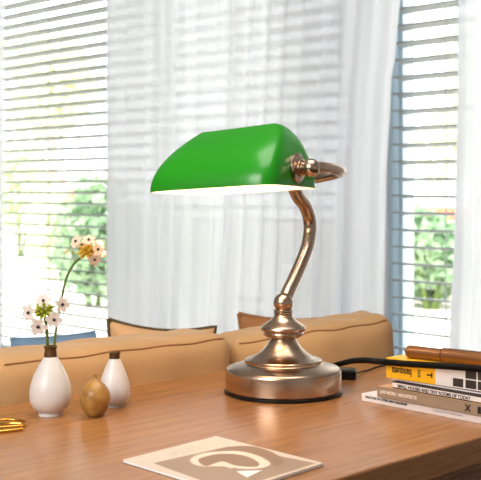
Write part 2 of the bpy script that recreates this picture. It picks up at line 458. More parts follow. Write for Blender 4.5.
# ------------------------------------------------------------------ table
TH = 0.036
def to_uv(p): return ((p.x + p.y) / S2, (p.y - p.x) / S2)
VN = to_uv(on(370, 469))[1]
VF = to_uv(on(0, 406))[1]
kink = to_uv(on(226, 373)); kink = (kink[0], VF)
fr = to_uv(on(388, 361))
def ext(a, b, x):   # extend line a-b to u = x
    t = (x - a[0]) / (b[0] - a[0]); return (x, a[1] + (b[1] - a[1]) * t)
UR = 1.86
TE = ext(kink, fr, UR)
tbl = thing('console_table', 'long polished orange brown wooden table carrying the lamp, vases and books', 'table', (0, 0, FLOOR), R45)
poly = [(-0.35, VN), (UR, VN), TE, kink, (-0.35, VF)]
b = MB()
zz = -FLOOR
b.rings([[(x, y, zz - TH) for x, y in poly], [(x, y, zz) for x, y in poly]])
b.build('tabletop', M['wood'], tbl, smooth=0, bevel=0.0025)
for x, y in ((-0.28, VN + .08), (UR - .08, VN + .08), (UR - .08, TE[1] - .09), (-0.28, VF - .08)):
    l = MB(); l.rings([[(x + sx * .026, y + sy * .026, 0) for sx, sy in ((-1, -1), (1, -1), (1, 1), (-1, 1))],
                       [(x + sx * .036, y + sy * .036, zz - TH) for sx, sy in ((-1, -1), (1, -1), (1, 1), (-1, 1))]])
    l.build('leg', M['wood'], tbl, smooth=0, bevel=0.003)
a = MB()
a.box(-0.27, UR - .09, VN + .07, VN + .09, zz - TH - .07, zz - TH)
a.box(-0.29, -0.27, VN + .09, VF - .08, zz - TH - .07, zz - TH)
a.box(UR - .09, UR - .07, VN + .09, TE[1] - .1, zz - TH - .07, zz - TH)
a.build('apron', M['wood'], tbl, smooth=0, bevel=0.002)

# ------------------------------------------------------------------ sofa
def puff(w, d, h, r, bulge, n=26, wr=0.0, seed=0, top=0.25):
    """soft box: x in +-w/2, y in +-d/2, z 0..h"""
    rnd = random.Random(seed); ph = [rnd.uniform(0, 6) for _ in range(6)]
    b = MB(); idx = {}; vs = []
    def key(i, j, k): return (i, j, k)
    def place(i, j, k):
        q = (i, j, k)
        if q in idx: return idx[q]
        x, y, z = (2 * i / n - 1), (2 * j / n - 1), (2 * k / n - 1)
        hx, hy, hz = w / 2, d / 2, h / 2
        p = Vector((x * hx, y * hy, z * hz))
        c = Vector((max(-hx + r, min(hx - r, p.x)), max(-hy + r, min(hy - r, p.y)), max(-hz + r, min(hz - r, p.z))))
        dlt = p - c
        if dlt.length > 1e-6: p = c + dlt.normalized() * r
        fx, fy, fz = (1 - x * x), (1 - y * y), (1 - z * z)
        p.y += (y) * bulge * fx ** .7 * fz ** .7
        p.x += (x) * bulge * .6 * fy ** .7 * fz ** .7
        p.z += (max(z, 0)) * bulge * top * fx ** .6 * fy ** .5
        if wr:
            p.z += wr * math.sin(7 * x + ph[0]) * .5 * max(z, 0) + wr * .6 * math.sin(13 * x + 4 * y + ph[1]) * max(z, 0)
            p.y += wr * math.sin(5 * x + 3 * z + ph[2]) * .6 + wr * .35 * math.sin(11 * x - 8 * z + ph[3])
        p.z += hz
        idx[q] = len(vs); vs.append(p); return idx[q]
    fs = []
    for i in range(n):
        for j in range(n):
            fs.append([place(i, j, 0), place(i, j + 1, 0), place(i + 1, j + 1, 0), place(i + 1, j, 0)])
            fs.append([place(i, j, n), place(i + 1, j, n), place(i + 1, j + 1, n), place(i, j + 1, n)])
            fs.append([place(i, 0, j), place(i + 1, 0, j), place(i + 1, 0, j + 1), place(i, 0, j + 1)])
            fs.append([place(i, n, j), place(i, n, j + 1), place(i + 1, n, j + 1), place(i + 1, n, j)])
            fs.append([place(0, i, j), place(0, i, j + 1), place(0, i + 1, j + 1), place(0, i + 1, j)])
            fs.append([place(n, i, j), place(n, i + 1, j), place(n, i + 1, j + 1), place(n, i, j + 1)])
    b.add(vs, fs)
    return b, idx, vs, n

sofa = thing('sofa', 'tan canvas sofa with two soft back cushions standing behind the table', 'sofa', (0, 0, FLOOR), 0)
def world_uv(u, v): p = uv(u, v); return (p.x, p.y)
A0 = on(1, 406); A1 = on(243, 370.4); B1 = on(389.5, 360.5); B2 = B1 + (B1 - A1) * .10
CH = 0.42
def cushion_at(p, q, ztl, ztr, d, bulge, seed, wr, gap):
    h = CH
    dirv = Vector((q.x - p.x, q.y - p.y, 0)); L = dirv.length; dirv.normalize()
    nb = Vector((-dirv.y, dirv.x, 0)); rz = math.atan2(dirv.y, dirv.x)
    cen = (p + q) / 2 + nb * (d / 2 + gap + bulge)
    b, idx, vs, n = puff(L, d, h, d * .24, bulge, wr=wr, seed=seed)
    base = -0.33
    nv = []
    for x, y, z in b.v:
        t = min(1, max(0, x / L + .5)); zt = (ztl * (1 - t) + ztr * t) - base
        nv.append((x, y, z * zt / h))
    b.v = nv
    o = b.build('back_cushion', M['tan'], sofa, smooth=80, loc=(cen.x, cen.y, base - FLOOR), rotz=rz)
    k = n; pts = []
    for i in range(1, n):
        x, y, z = b.v[idx[(i, 0, k)]]; pts.append((x, y - 0.0003, z))
    s = MB(); s.tube(pts, 0.0017, 6, smooth=False); s.build('piping', M['tanseam'], o)
    return o
cushion_at(A0, A1, 0.063, 0.062, 0.13, 0.014, 4, 0.002, 0.004)
cushion_at(A1 + Vector((-.016, .004, 0)), B2, 0.047, 0.080, 0.13, 0.014, 8, 0.003, 0.004)
pL = on(1, 406) - Vector((.42, .42, 0)) * .9
cushion_at(pL, A0 - Vector((.004, .004, 0)), 0.04, 0.05, 0.13, 0.016, 14, 0.004, 0.004)
def slab(p, q, off0, off1, z0, z1, m, name, ex=0.0, bev=.02):
    dirv = Vector((q.x - p.x, q.y - p.y, 0)); L = dirv.length; dirv.normalize(); rz = math.atan2(dirv.y, dirv.x)
    b = MB(); b.box(-ex, L + ex, off0, off1, z0 - FLOOR, z1 - FLOOR)
    return b.build(name, m, sofa, smooth=0, loc=(p.x, p.y, 0), rotz=rz, bevel=bev)
slab(pL, A1, 0.0, 0.9, -0.62, -0.335, M['tan'], 'seat')
slab(A1, B1, 0.0, 0.9, -0.62, -0.335, M['tan'], 'seat')
slab(pL, A1, 0.012, 0.03, -0.66, -0.06, M['sofaframe'], 'back_frame', bev=.006)
slab(A1, B1, 0.012, 0.03, -0.66, -0.06, M['sofaframe'], 'back_frame', bev=.006)
for p in (pL + Vector((-.3, .42, 0)), pL + Vector((.05, .1, 0)), (A1 + B1) / 2 + Vector((-.2, .75, 0)), B1 + Vector((-.06, .06, 0)), B1 + Vector((-.3, .75, 0))):
    l = MB(); l.lathe([(.02, 0), (.03, .14)], 16, origin=(p.x, p.y, 0)); l.build('leg', M['sofaframe'], sofa)

# throw pillows: square puffed cloth with a piped edge
def pillow(label, w, h, d, cloth, pipe, loc, rot, pinch=0.10, seed=0):
    t = bpy.data.objects.new('throw_pillow', None); C.objects.link(t); t.empty_display_size = .02
    tag(t, label, 'pillow', 'throw pillows behind the sofa cushions')
    t.location = loc; t.rotation_euler = rot
    n = 24; b = MB(); edge = []
    rnd = random.Random(seed); ph = rnd.uniform(0, 6)
    def P(i, j, s):
        x, z = 2 * i / n - 1, 2 * j / n - 1
        th = (max(0, (1 - x ** 4)) * max(0, (1 - z ** 4))) ** .55
        X = x * w / 2 * (1 - pinch * (1 - z * z)); Z = z * h / 2 * (1 - pinch * (1 - x * x))
        return Vector((X, s * d / 2 * th * (1 + .06 * math.sin(6 * x + 5 * z + ph)), Z))
    for s in (-1, 1):
        vs = [P(i, j, s) for j in range(n + 1) for i in range(n + 1)]
        fs = []
        for j in range(n):
            for i in range(n):
                q = (j * (n + 1) + i, j * (n + 1) + i + 1, (j + 1) * (n + 1) + i + 1, (j + 1) * (n + 1) + i)
                fs.append(q if s < 0 else q[::-1])
        b.add(vs, fs)
    b.build('cover', cloth, t, smooth=100)
    pts = [P(i, n, 1) for i in range(n)] + [P(n, n - j, 1) for j in range(n)] + [P(n - i, 0, 1) for i in range(n)] + [P(0, j, 1) for j in range(n + 1)]
    s = MB(); s.tube(pts, 0.0042, 7, smooth=False); s.build('piping', pipe, t)
    return t
# ------------------------------------------------------------------ lamp
LX, LY = (283.3 - 240.5) / F * 1.68, 1.68
PXL = 1.68 / F
lamp = thing('desk_lamp', "bronze banker's desk lamp with a green glass shade on the table", 'lamp', (LX, LY, 0), 0)
yb = HZ + F * EYE / 1.68
def prof(pts): return [(r * PXL, (yb - y) * PXL) for r, y in pts]
p = MB(); p.lathe(prof([(0.01, yb), (57.5, yb), (59, yb - 1), (59, 389.6), (57, 388.6), (.01, 388.6)]), 96)
p.build('base_pad', M['black'], lamp)
base_pts = [(.01, 388.6), (57.3, 388.6), (58, 388), (58, 371), (57.6, 369), (56.6, 367.7), (55, 366.8), (49, 364.9), (43, 363.2), (39.2, 362.2),
            (38.6, 361.6), (38.6, 359.6), (37.8, 358.6), (35.5, 357.8), (31.5, 356.6), (28, 355), (24.5, 352.6), (21, 349.7), (18, 346.5), (15.4, 343), (13.6, 340), (12.9, 338.2)]
p = MB(); p.lathe(prof(base_pts), 96); p.build('base', M['bronze'], lamp, smooth=30)
collar = [(12.5, 338.6), (13.5, 337.6), (17, 336.6), (19.6, 334.8), (20.2, 333), (19.6, 331.6), (20.4, 331.2), (22.2, 330), (22.8, 328.2), (22.3, 326.4),
          (20, 324.5), (16.5, 322.4), (13.5, 320.2), (11, 318), (9.8, 316.2), (9.4, 315.2), (8.8, 314.6), (9.7, 313.6), (9.7, 312.6), (8.8, 311.8), (9.7, 310.8), (9.7, 309.8), (8.6, 309)]
p = MB(); p.lathe(prof(collar), 64); p.build('collar', M['bronze'], lamp, smooth=30)
bl = [(9.0, 309.2)]
for i in range(3, 20):
    a = PI * i / 20; bl.append((9.9 * math.sin(a), 302.6 + 9.9 * math.cos(a)))
bl.append((1, 292.7))
p = MB(); p.lathe(prof(bl), 48); p.build('ball_joint', M['bronze'], lamp)

TH_S = math.radians(29.4); SN, CS = math.sin(TH_S), math.cos(TH_S)
EA = Vector((CS, -SN, 0)); EB = Vector((SN, CS, 0))
def stem_pt(x, y):
    r = (x - 240.5) / F
    bb = (LY * r - LX) / (SN - CS * r)
    Yd = LY + CS * bb
    return Vector((SN * bb, CS * bb, EYE - (y - HZ) / F * Yd))
SC = Vector((-0.0107 - LX, 1.543 - LY, 0.3145))    # centre of the shade's rim plane
def sp(a, bk, z): return SC + EA * a + EB * bk + Vector((0, 0, z - SC.z))
pts = [stem_pt(284.5, 300), stem_pt(288.5, 290.5), stem_pt(294, 279), stem_pt(301, 263), stem_pt(307, 247), stem_pt(309.8, 231), stem_pt(309, 217), stem_pt(304.5, 205), stem_pt(298, 196.5), sp(0, .188, .327)]
p = MB(); p.tube(pts, [.0106] * len(pts), 24); p.build('stem', M['bronze'], lamp, smooth=60)
p = MB(); hp = sp(0, .186, .3135)
p.lathe([(.002, 0), (.0125, .0004), (.0132, .002), (.0132, .005), (.010, .0065), (.009, .018), (.002, .019)], 32, origin=hp, axis=(0, 0, 1)); p.build('stem_hub', M['bronze'], lamp)
ZK = 0.3455
half = [(.0, .190, .328), (.03, .185, .331), (.06, .170, .335), (.092, .148, .339), (.114, .121, .342), (.1265, .088, .343), (.129, .05, .346), (.1275, .02, .3465), (.1215, .0, ZK)]
yp = [sp(-a * .84, b_, z) for a, b_, z in reversed(half[1:])] + [sp(a, b_, z) for a, b_, z in half]
yoke = MB(); yoke.tube(yp, .0080, 24, sub=6); yoke = yoke.build('yoke', M['bronze'], lamp, smooth=60)
for s in (-1, 1):
    k = MB()
    ax = EA * s
    k.lathe([(.002, -.007), (.0192, -.007), (.0208, -.003), (.0208, .0015), (.0188, .0035), (.0142, .004), (.0115, .0055), (.0118, .0075), (.0098, .009), (.0098, .012), (.0105, .0135), (.009, .016), (.007, .018), (.002, .019)],
            48, origin=sp(.1030 if s > 0 else -.084, 0, ZK), axis=ax)
    rs = k.build('rosette', M['bronze'], yoke, smooth=35)
    k = MB(); k.ball(sp(.1235 if s > 0 else -.099, 0, ZK), .0126, 16); k.build('knob', M['bronze'], yoke)

# shade: a loaf of green glass, white inside, open below, hung between the two knobs and tipped a little
A_0, A_T, B_0, H_0 = 0.1030, 0.060, 0.0800, 0.0900
def shade_ring(s, shrink, nn=96):
    th = s * PI / 2
    h = math.sin(th); ch = max(math.cos(th), 0)
    c = H_0 * h
    br = .014                                   # the ridge stands toward the back
    bf = br - (br + B_0) * (0.8 * ch ** 2.4 + 0.2 * ch ** 1.2); bk = br + (B_0 - br) * ch ** 0.7
    Aq = A_T + (A_0 - A_T) * (0.55 * ch ** 2 + .45 * ch ** .8)
    Aq -= shrink; bf = bf + shrink; bk = bk - shrink; c = max(c - shrink * h, 0)
    Bq = max((bk - bf) / 2, .0008); bm = (bf + bk) / 2
    out = []
    e = 2 / (7.0 - 2.5 * s)
    for j in range(nn):
        t = 2 * PI * j / nn
        ct, st = math.cos(t), math.sin(t)
        a = Aq * math.copysign(abs(ct) ** e, ct); bb = bm + Bq * math.copysign(abs(st) ** e, st)
        cc = c * (1 + 0.03 * a / A_0) + a * 0.055
        # tip about the long axis through the knobs: the lip toward the viewer rises
        ang = math.radians(2.0); zp = ZK - SC.z
        y2 = bb * math.cos(ang) - (cc - zp) * math.sin(ang) * 1.0
        z2 = zp + (cc - zp) * math.cos(ang) - bb * math.sin(ang)
        out.append(SC + EA * a + EB * y2 + Vector((0, 0, z2)))
    return out
NS = 28
outer = [shade_ring(i / NS, 0) for i in range(NS + 1)]
inner = [shade_ring(i / NS, 0.003) for i in range(NS + 1)]
sh = MB()
sh.rings(outer, False, True, 0)
sh.rings(list(reversed(inner)), True, False, 1)
sh.rings([inner[0], outer[0]], False, False, 1)
sh.build('lamp_shade', [M['greenglass'], M['opal']], lamp, smooth=50)
s = MB(); s.lathe([(.008, 0), (.014, .002), (.014, .028), (.011, .032), (.002, .032)], 32, origin=sp(.094, 0, ZK), axis=-EA); s.build('socket', M['bronze'], lamp)
s = MB(); s.lathe([(.002, 0), (.010, .002), (.012, .02), (.019, .045), (.021, .058), (.019, .07), (.011, .079), (.002, .0815)], 32, origin=sp(.062, 0, ZK), axis=-EA); s.build('bulb', M['bulb'], lamp)

# lamp cord, leaving the back of the base and running past the books
def W(x, y, Y): return at(x, y, Y) - Vector((LX, LY, 0))
cord = [W(316, 371, 1.752), W(328, 367.5, 1.76), W(341, 363.6, 1.742), W(353, 360.8, 1.70), W(367, 360.4, 1.64), W(386, 362.2, 1.563), W(410, 364, 1.528), W(436, 365.6, 1.496), W(460, 367.2, 1.466), W(482, 369, 1.439), W(515, 372, 1.40), W(545, 392, 1.365), W(560, 420, 1.343)]
e = MB(); e.tube(cord, .0046, 12, flat=1.0); e.build('power_cord', M['cable'], lamp)

# black cord box on the table and its thin lead
bp_ = on(349, 380.5)
ad = thing('power_adapter', 'small black plastic box on the table just right of the lamp base', 'adapter', (bp_.x, bp_.y + .018, 0), math.radians(-8))
b = MB(); b.box(-.026, .014, -.017, .017, 0, .0165); b.build('housing', M['black'], ad, smooth=0, bevel=.003)
q0 = Vector((bp_.x, bp_.y + .018, 0)); rot = Matrix.Rotation(math.radians(8), 3, 'Z')
ld = [rot @ (v - q0) for v in (on(355, 374, .008), on(361, 372, .004), on(369, 370, .002), on(377, 367, .002), on(386, 365, .002), on(398, 364, .002))]
b = MB(); b.tube(ld, .0014, 8); b.build('lead', M['cable'], ad)

pillow('tan throw pillow with dark olive piping lying behind the left sofa cushion', .215, .25, .10, M['tanpillow'], M['olive'],
       at(158, 386.5, 2.12), (math.radians(-14), math.radians(5), math.radians(8)), pinch=.12, seed=1)
pillow('brown throw pillow behind the right sofa cushion, just left of the lamp collar', .235, .26, .09, M['brownpillow'], M['tanseam'],
       at(293, 375.5, 2.30), (math.radians(-12), math.radians(2), math.radians(10)), pinch=.10, seed=2)
# blue cushion behind the sofa back
bc = pillow('flat blue grey cushion showing above the sofa back beneath the white flowers', .17, .20, .06, M['blue'], M['blue'],
            at(60, 380, 2.16), (math.radians(-35), math.radians(-2), math.radians(20)), pinch=.05, seed=3)
bc.name = 'seat_cushion'; bc['category'] = 'cushion'; del bc['group']

# ------------------------------------------------------------------ vases
def vase(name, label, px, pts, ytab, mats, group, n=48):
    """pts: (radius px, y px, material index)"""
    Y = F * EYE / (ytab - HZ); k = Y / F
    pos = on(px, ytab)
    t = thing(name, label, 'vase', (pos.x, pos.y, 0), 0, group)
    return t, k
def split_vase(px, ytab, body, lip, label, group, foot=None):
    Y = F * EYE / (ytab - HZ); k = Y / F; pos = on(px, ytab)
    t = thing('bud_vase', label, 'vase', (pos.x, pos.y, 0), 0, group)
    P, R = spline([Vector((r * k, 0, (ytab - y) * k)) for r, y in body], [0] * len(body), 5)
    m = MB(); m.lathe([(max(q.x, .0004), max(q.z, 0)) for q in P], 56); m.build('body', M['ceramic'], t, smooth=60)
    m = MB()
    pr = [(r * k, (ytab - y) * k) for r, y in lip]
    r0 = pr[-1][0]; z0 = pr[-1][1]
    pr += [(r0 - .0012, z0 + .0003), (r0 - .0024, z0 - .001), (pr[0][0] - .0022, pr[0][1] + .002), (.0006, pr[0][1] + .001)]
    m.lathe(pr, 40); m.build('lip', M['browngl'], t, smooth=50)
    return t
split_vase(50.5, 415, [(.3, 415), (10.5, 415), (11.8, 414.6), (11.8, 412.6), (12.6, 411), (16.6, 407.4), (19.8, 401.8), (20.9, 394.5), (20.2, 386.5), (17.4, 377), (13.2, 368), (9.2, 361), (6.8, 357.2), (6.2, 356)],
           [(6.5, 359.2), (6.5, 355), (6.0, 351.5), (5.8, 349.5), (6.4, 347.4), (6.8, 346.6), (6.7, 345.9)],
           'larger white bud vase with a brown lip holding the white flowers', 'white bud vases on the table')
split_vase(114.5, 406, [(.3, 406), (9.4, 406), (10, 405.6), (10, 404.2), (10.8, 403), (13.6, 400.4), (15.3, 396.4), (15.8, 391.6), (15.2, 385.6), (13.2, 377.6), (10.2, 369.6), (7.4, 363), (5.8, 359), (5.3, 357.6)],
           [(5.7, 360), (5.5, 357.2), (5.2, 355.6), (5.4, 354), (6.0, 352.9), (6.0, 352.3)],
           'smaller white bud vase with a dark lip and no flower, behind the ochre gourd', 'white bud vases on the table')
yt = 416.5; Yg = F * EYE / (yt - HZ); kg = Yg / F; pg = on(95.2, yt)
t = thing('gourd_vase', 'small ochre glazed gourd shaped vase between the two white bud vases', 'vase', (pg.x, pg.y, 0), 0)
body = [(.3, 416.5), (6, 416.5), (7.2, 415.8), (10.4, 412.4), (13.4, 406.6), (15, 400), (15.1, 396), (13.8, 390.5), (10.6, 385.5), (6.6, 381.8), (3.6, 379.6), (2.3, 377.6)]
P, R = spline([Vector((r * kg, 0, (yt - y) * kg)) for r, y in body], [0] * len(body), 5)
m = MB(); m.lathe([(max(v.x, .0004), max(v.z, 0)) for v in P], 56); m.build('body', M['ochre'], t, smooth=60)
m = MB(); m.lathe([(r * kg, (yt - y) * kg) for r, y in [(2.6, 378.8), (2.0, 377), (1.9, 375.6), (2.1, 374.6), (1.6, 374.2), (1.0, 374.4), (.8, 376), (.1, 376.2)]], 24); m.build('neck', M['ochre'], t)

# flowers
def floret(b, c, nrm, r, rnd, eye, pm=0, em=1):
    nrm = Vector(nrm).normalized(); t = nrm.orthogonal().normalized(); q = nrm.cross(t)
    off = rnd.uniform(0, 6.28)
    for k in range(6):
        a = off + k * PI / 3
        d = t * math.cos(a) + q * math.sin(a); s = nrm.cross(d)
        L = r * rnd.uniform(.85, 1.1); wd = r * .34
        row = []
        for (f, w_, h_) in ((.05, .25, 0), (.35, .8, .06), (.7, 1, .12), (.92, .6, .08), (1.02, .1, .02)):
            cpt = c + d * (L * f) + nrm * (r * h_ * rnd.uniform(.7, 1.6))
            row.append((cpt - s * wd * w_, cpt + nrm * (-r * .05), cpt + s * wd * w_))
        vs = [p_ for tr in row for p_ in tr]; fs = []
        for i in range(4):
            fs += [(i * 3, i * 3 + 1, i * 3 + 4, i * 3 + 3), (i * 3 + 1, i * 3 + 2, i * 3 + 5, i * 3 + 4)]
        b.add(vs, fs, pm)
    eye.ball(c + nrm * r * .12, r * .19, 6)
VY = F * EYE / (415 - HZ)
def flower(label, stem, tips, centre, nb, rb, petal, budm, fr, seed, rad):
    rnd = random.Random(seed)
    base = stem[0]
    t = thing('flower', label, 'flower', base, 0, 'flowers in the larger white vase')
    s = MB(); s.tube([p_ - base for p_ in stem], rad, 10); st = s.build('stem', M['stem'], t)
    cen = centre - base
    pd = MB()
    for (p_, n_, rr) in tips:
        rr *= 1.22
        b = MB(); e = MB()
        floret(b, p_ - base, n_, rr, rnd, e)
        fl = b.build('floret', petal, t, smooth=60); e.build('eye', M['darkeye'], fl)
        pd.tube([cen + Vector((0, 0, -.004)), (cen + p_ - base) / 2 + Vector((0, 0, .001)), p_ - base - Vector(n_).normalized() * rr * .15], .0007, 6)
    bd = MB()
    for k in range(nb):
        z = 1 - 1.7 * (k + .5) / nb; a = k * 2.4; w_ = math.sqrt(max(0, 1 - z * z))
        d = Vector((w_ * math.cos(a), w_ * math.sin(a), z))
        tip = cen + d * rb * rnd.uniform(.75, 1.15)
        pd.tube([cen, tip], .0005, 5, smooth=False)
        o = len(bd.v); bd.lathe([(.0001, -.0042), (.0021, -.0022), (.0025, .0004), (.0017, .0032), (.0001, .0052)], 8, origin=tip, axis=d)
    bd.build('buds', budm, t); pd.build('pedicels', M['bud'] if budm is M['bud'] else budm, t)
    return t
Yv = VY
def V(x, y, dy=0.0): return at(x, y, Yv + dy)
c1 = V(44.2, 312)
flower('short white flower cluster with dark eyes and green buds in the larger vase',
       [V(48.6, 372, .002), V(47.8, 350, .002), V(47.2, 338), V(46.2, 325), c1],
       [(V(43.4, 300.8, -.002), (-.05, -1, .45), .0094), (V(28.6, 312.8, -.004), (-.5, -1, .1), .0102), (V(38.3, 326.5, -.008), (-.15, -1, -.25), .0112),
        (V(54, 319.6, -.01), (.25, -1, -.1), .0098), (V(62.2, 304.6, .002), (.75, -1, .15), .0098)],
       c1, 30, .0105, M['petal'], M['bud'], .01, 3, .0021)
c2 = V(87, 252.5, .01)
flower('tall bent flower with yellow centre and cream petals above the larger vase',
       [V(52.4, 372, -.001), V(54, 350), V(55.8, 332), V(59, 312, .004), V(62, 297, .006), V(65, 283, .008), V(69, 272, .009), V(75, 262.5, .01), V(81.5, 257, .01), c2],
       [(V(76, 241.5, .008), (-.6, -.8, .6), .0085), (V(88.7, 240, .004), (.1, -.8, .8), .0085), (V(97.5, 249.5, .006), (.9, -.8, .3), .0085),
        (V(94.5, 259.5, .004), (.5, -1, -.3), .008), (V(82, 245, .016), (-.3, -.5, .9), .008)],
       c2, 26, .0095, M['petalpink'], M['budyellow'], .009, 5, .0017)

# ------------------------------------------------------------------ books (local x along the spine, y into the pages)
def frame2(p, q):
    return math.atan2(q.y - p.y, q.x - p.x)
ZB = [0, .0112, .0275, .0378, .0415, .0706]
RB = frame2(on(361.5, 400.5), on(481, 423.8))
def text(body, size, m, parent, loc, rot, name='lettering', sx=1.0, align='LEFT', shear=0, bold=0.0):
    c = bpy.data.curves.new(name, 'FONT'); c.body = body; c.size = size; c.align_x = align; c.align_y = 'CENTER'; c.extrude = 0.00008; c.offset = bold
    o = bpy.data.objects.new('tmp', c); C.objects.link(o)
    dg = bpy.context.evaluated_depsgraph_get(); me = bpy.data.meshes.new_from_object(o.evaluated_get(dg))
    bpy.data.objects.remove(o)
    me.materials.clear(); me.materials.append(m)
    n = bpy.data.objects.new(name, me); C.objects.link(n); n.parent = parent
    n.location = loc; n.rotation_euler = rot; n.scale = (sx, 1, 1)
    return n
def book(label, p, rz, L, D, h, cover, ct=.0012, group='books and magazines stacked on the table', soft=False):
    t = thing('book', label, 'book', p, rz, group)
    b = MB()
    b.box(0, L, 0, D, 0, ct); b.box(0, L, 0, D, h - ct, h); b.box(0, L, 0, ct, ct, h - ct)
    b.build('cover', cover, t, smooth=0, bevel=.0005)
    g_ = MB(); i = 0 if soft else .0025
    g_.box(i, L - i, ct, D - i, ct, h - ct); g_.build('pages', M['paper'], t, smooth=0)
    return t
SPR = (PI / 2, 0, 0)          # lettering on the spine, facing the reader
b1p = on(361.5, 400.5)
bk1 = book('white paperback at the bottom of the book stack', b1p, RB, .285, .20, ZB[1] - .0002, M['whitecover'])
text('PRACTICE OF CITIES AND BUILDINGS', .0042, M['ink'], bk1, (.008, -.0002, .0066), SPR, sx=1.12, bold=.00022)
text('A FURTHER GUIDE TO MODERN HOUSING', .0036, M['inkgrey'], bk1, (.135, -.0002, .0058), SPR, sx=.72)
b2p = on(377, 396.8, ZB[1])
bk2 = book('thick taupe book with cream spine lettering, second from the bottom of the stack', b2p, RB, .255, .185, ZB[2] - ZB[1] - .0002, M['taupecover'])
text('LIVE WORK / ARCHITECTS', .0062, M['inkwhite'], bk2, (.006, -.0002, .0085), SPR, sx=.92, bold=.0002)
text('X', .0125, M['ink'], bk2, (.158, -.0002, .0075), SPR, bold=.0006)
sw = MB(); sw.box(.002, .253, .001, .18, 0, .0002); sw.build('cover_print', M['taupetop'], bk2, smooth=0, loc=(0, 0, ZB[2] - ZB[1] - .0003))
sq = MB(); sq.box(.1785, .184, -.0002, 0, .003, .0125); sq.build('spine_mark', M['ink'], bk2, smooth=0)
b3p = on(392.3, 388, ZB[2])
bk3 = book('white spined book with dark covers lying on the taupe book', b3p, RB, .225, .165, ZB[3] - ZB[2] - .0002, M['darkcover'], ct=.0016)
sp3 = MB(); sp3.box(.0005, .2245, -.0003, 0, .0017, .0084); sp3.build('spine_band', M['whitecover'], bk3, smooth=0)
text('SMALL HOUSES AND TINY ROOMS OF TODAY', .0066, M['ink'], bk3, (.01, -.0005, .0044), SPR, sx=.93, bold=.0002)
b4p = on(398.5, 381, ZB[3])
bk4 = book('thin white magazine with a dark edge under the yellow book', b4p, RB + .015, .21, .155, ZB[4] - ZB[3] - .0002, M['darkcover'], ct=.0007)
m4 = MB(); m4.box(.0003, .2097, -.0002, 0, .0007, .0028); m4.build('spine_band', M['whitecover'], bk4, smooth=0)
b5p = on(386.2, 377.4, ZB[4]); R5 = frame2(on(386.2, 377.4, ZB[4]), on(435.3, 384.8, ZB[4]))
h5 = ZB[5] - ZB[4]
bk5 = book('thick yellow book with an upside down spine title on top of the stack', b5p, R5, .215, .08, h5, M['yellow'], ct=.0015)
# white photographic half of the spine
l5 = (on(435.3, 384.8, ZB[4]) - b5p).length
wh = MB(); wh.box(l5, .2149, -.0003, 0, .0004, h5 - .0004); wh.build('spine_photo', M['whitecover'], bk5, smooth=0)
tl = MB()
def sx_(px, py): return (on(px, py, ZB[4]) - b5p).length
x1, x2, x3, x4 = sx_(453, 387.5), sx_(463.5, 389), sx_(465.5, 389.4), sx_(476.5, 391)
tl.box(x1, x2, -.0005, -.0003, .0020, .0135)
g3 = x4 - x3 + .0022
for i in range(4):
    a_ = x3 + i * g3
    if a_ + (x4 - x3) > .2140: break
    tl.box(a_, a_ + x4 - x3, -.0005, -.0003, .0020, .0135); tl.box(a_, a_ + x4 - x3, -.0005, -.0003, .0152, .0272)
tl.build('spine_squares', M['tile'], bk5, smooth=0, bevel=.0001)
text('banquets', .0155, M['ink'], bk5, (sx_(413, 381), -.0004, .0118), (PI / 2, PI, 0), sx=.62, bold=.0003)
text('T', .0125, M['ink'], bk5, (sx_(429, 384), -.0004, .0125), (PI / 2, PI / 2, 0), align='CENTER', bold=.0005)
bx_ = MB()
for k in range(3):
    for j in range(2):
        bx_.box(sx_(418.5, 382) + j * .0026, sx_(418.5, 382) + j * .0026 + .002, -.0004, -.0001, .0072 + k * .0040, .0072 + k * .0040 + .0031)
bx_.build('spine_emblem', mat('olive_ink', (110, 110, 30), .6), bk5, smooth=0)

# leather roll lying on the yellow book
rl0 = at(408.5, 351.3, F * (EYE - ZB[5] - .0096) / (351.3 - HZ)); rl1 = at(481, 359.6, F * (EYE - ZB[5] - .0096) / (359.6 - HZ))
rr = .0093
ax = (rl1 - rl0); ax.z = 0; ax.normalize()
rt = thing('pen_case', 'copper brown leather pen roll lying on the yellow book', 'case', (rl0.x, rl0.y, ZB[5]), math.atan2(ax.y, ax.x))
p = MB(); p.lathe([(.001, -.003), (.005, -.0026), (.008, -.001), (.0091, .0015), (.0093, .005), (.0093, .20), (.0085, .203), (.001, .2035)], 40, origin=(0, 0, rr + .0002), axis=(1, 0, 0)); p.build('body', M['leather'], rt, smooth=50)
s0 = .058
p = MB(); p.lathe([(.0094, s0), (.0103, s0 + .0006), (.0104, s0 + .03), (.0104, .19), (.0094, .1905)], 40, origin=(0, 0, rr + .0009), axis=(1, 0, 0)); p.build('flap', M['leather'], rt, smooth=50)
p = MB()
ring = [(s0 + .0004 + .003 * math.cos(a), .0107 * math.cos(a - PI / 2 + .6), rr + .0009 + .0107 * math.sin(a - PI / 2 + .6)) for a in [PI * 2 * i / 40 for i in range(40)]]
ring = [(s0 + .0002, .0105 * math.cos(a), rr + .0009 + .0105 * math.sin(a)) for a in [math.radians(250 - 6 * i) for i in range(24)]]
ring += [(s0 + .012 * i, .0105 * math.cos(math.radians(108)), rr + .0009 + .0105 * math.sin(math.radians(108))) for i in range(1, 10)]
p.tube(ring, .0006, 6, smooth=False); p.build('seam', M['leatherdark'], rt)
p = MB(); p.ball((-.003, -.0025, rr + .001), .0022, 8); p.build('stud', M['gold'], rt)

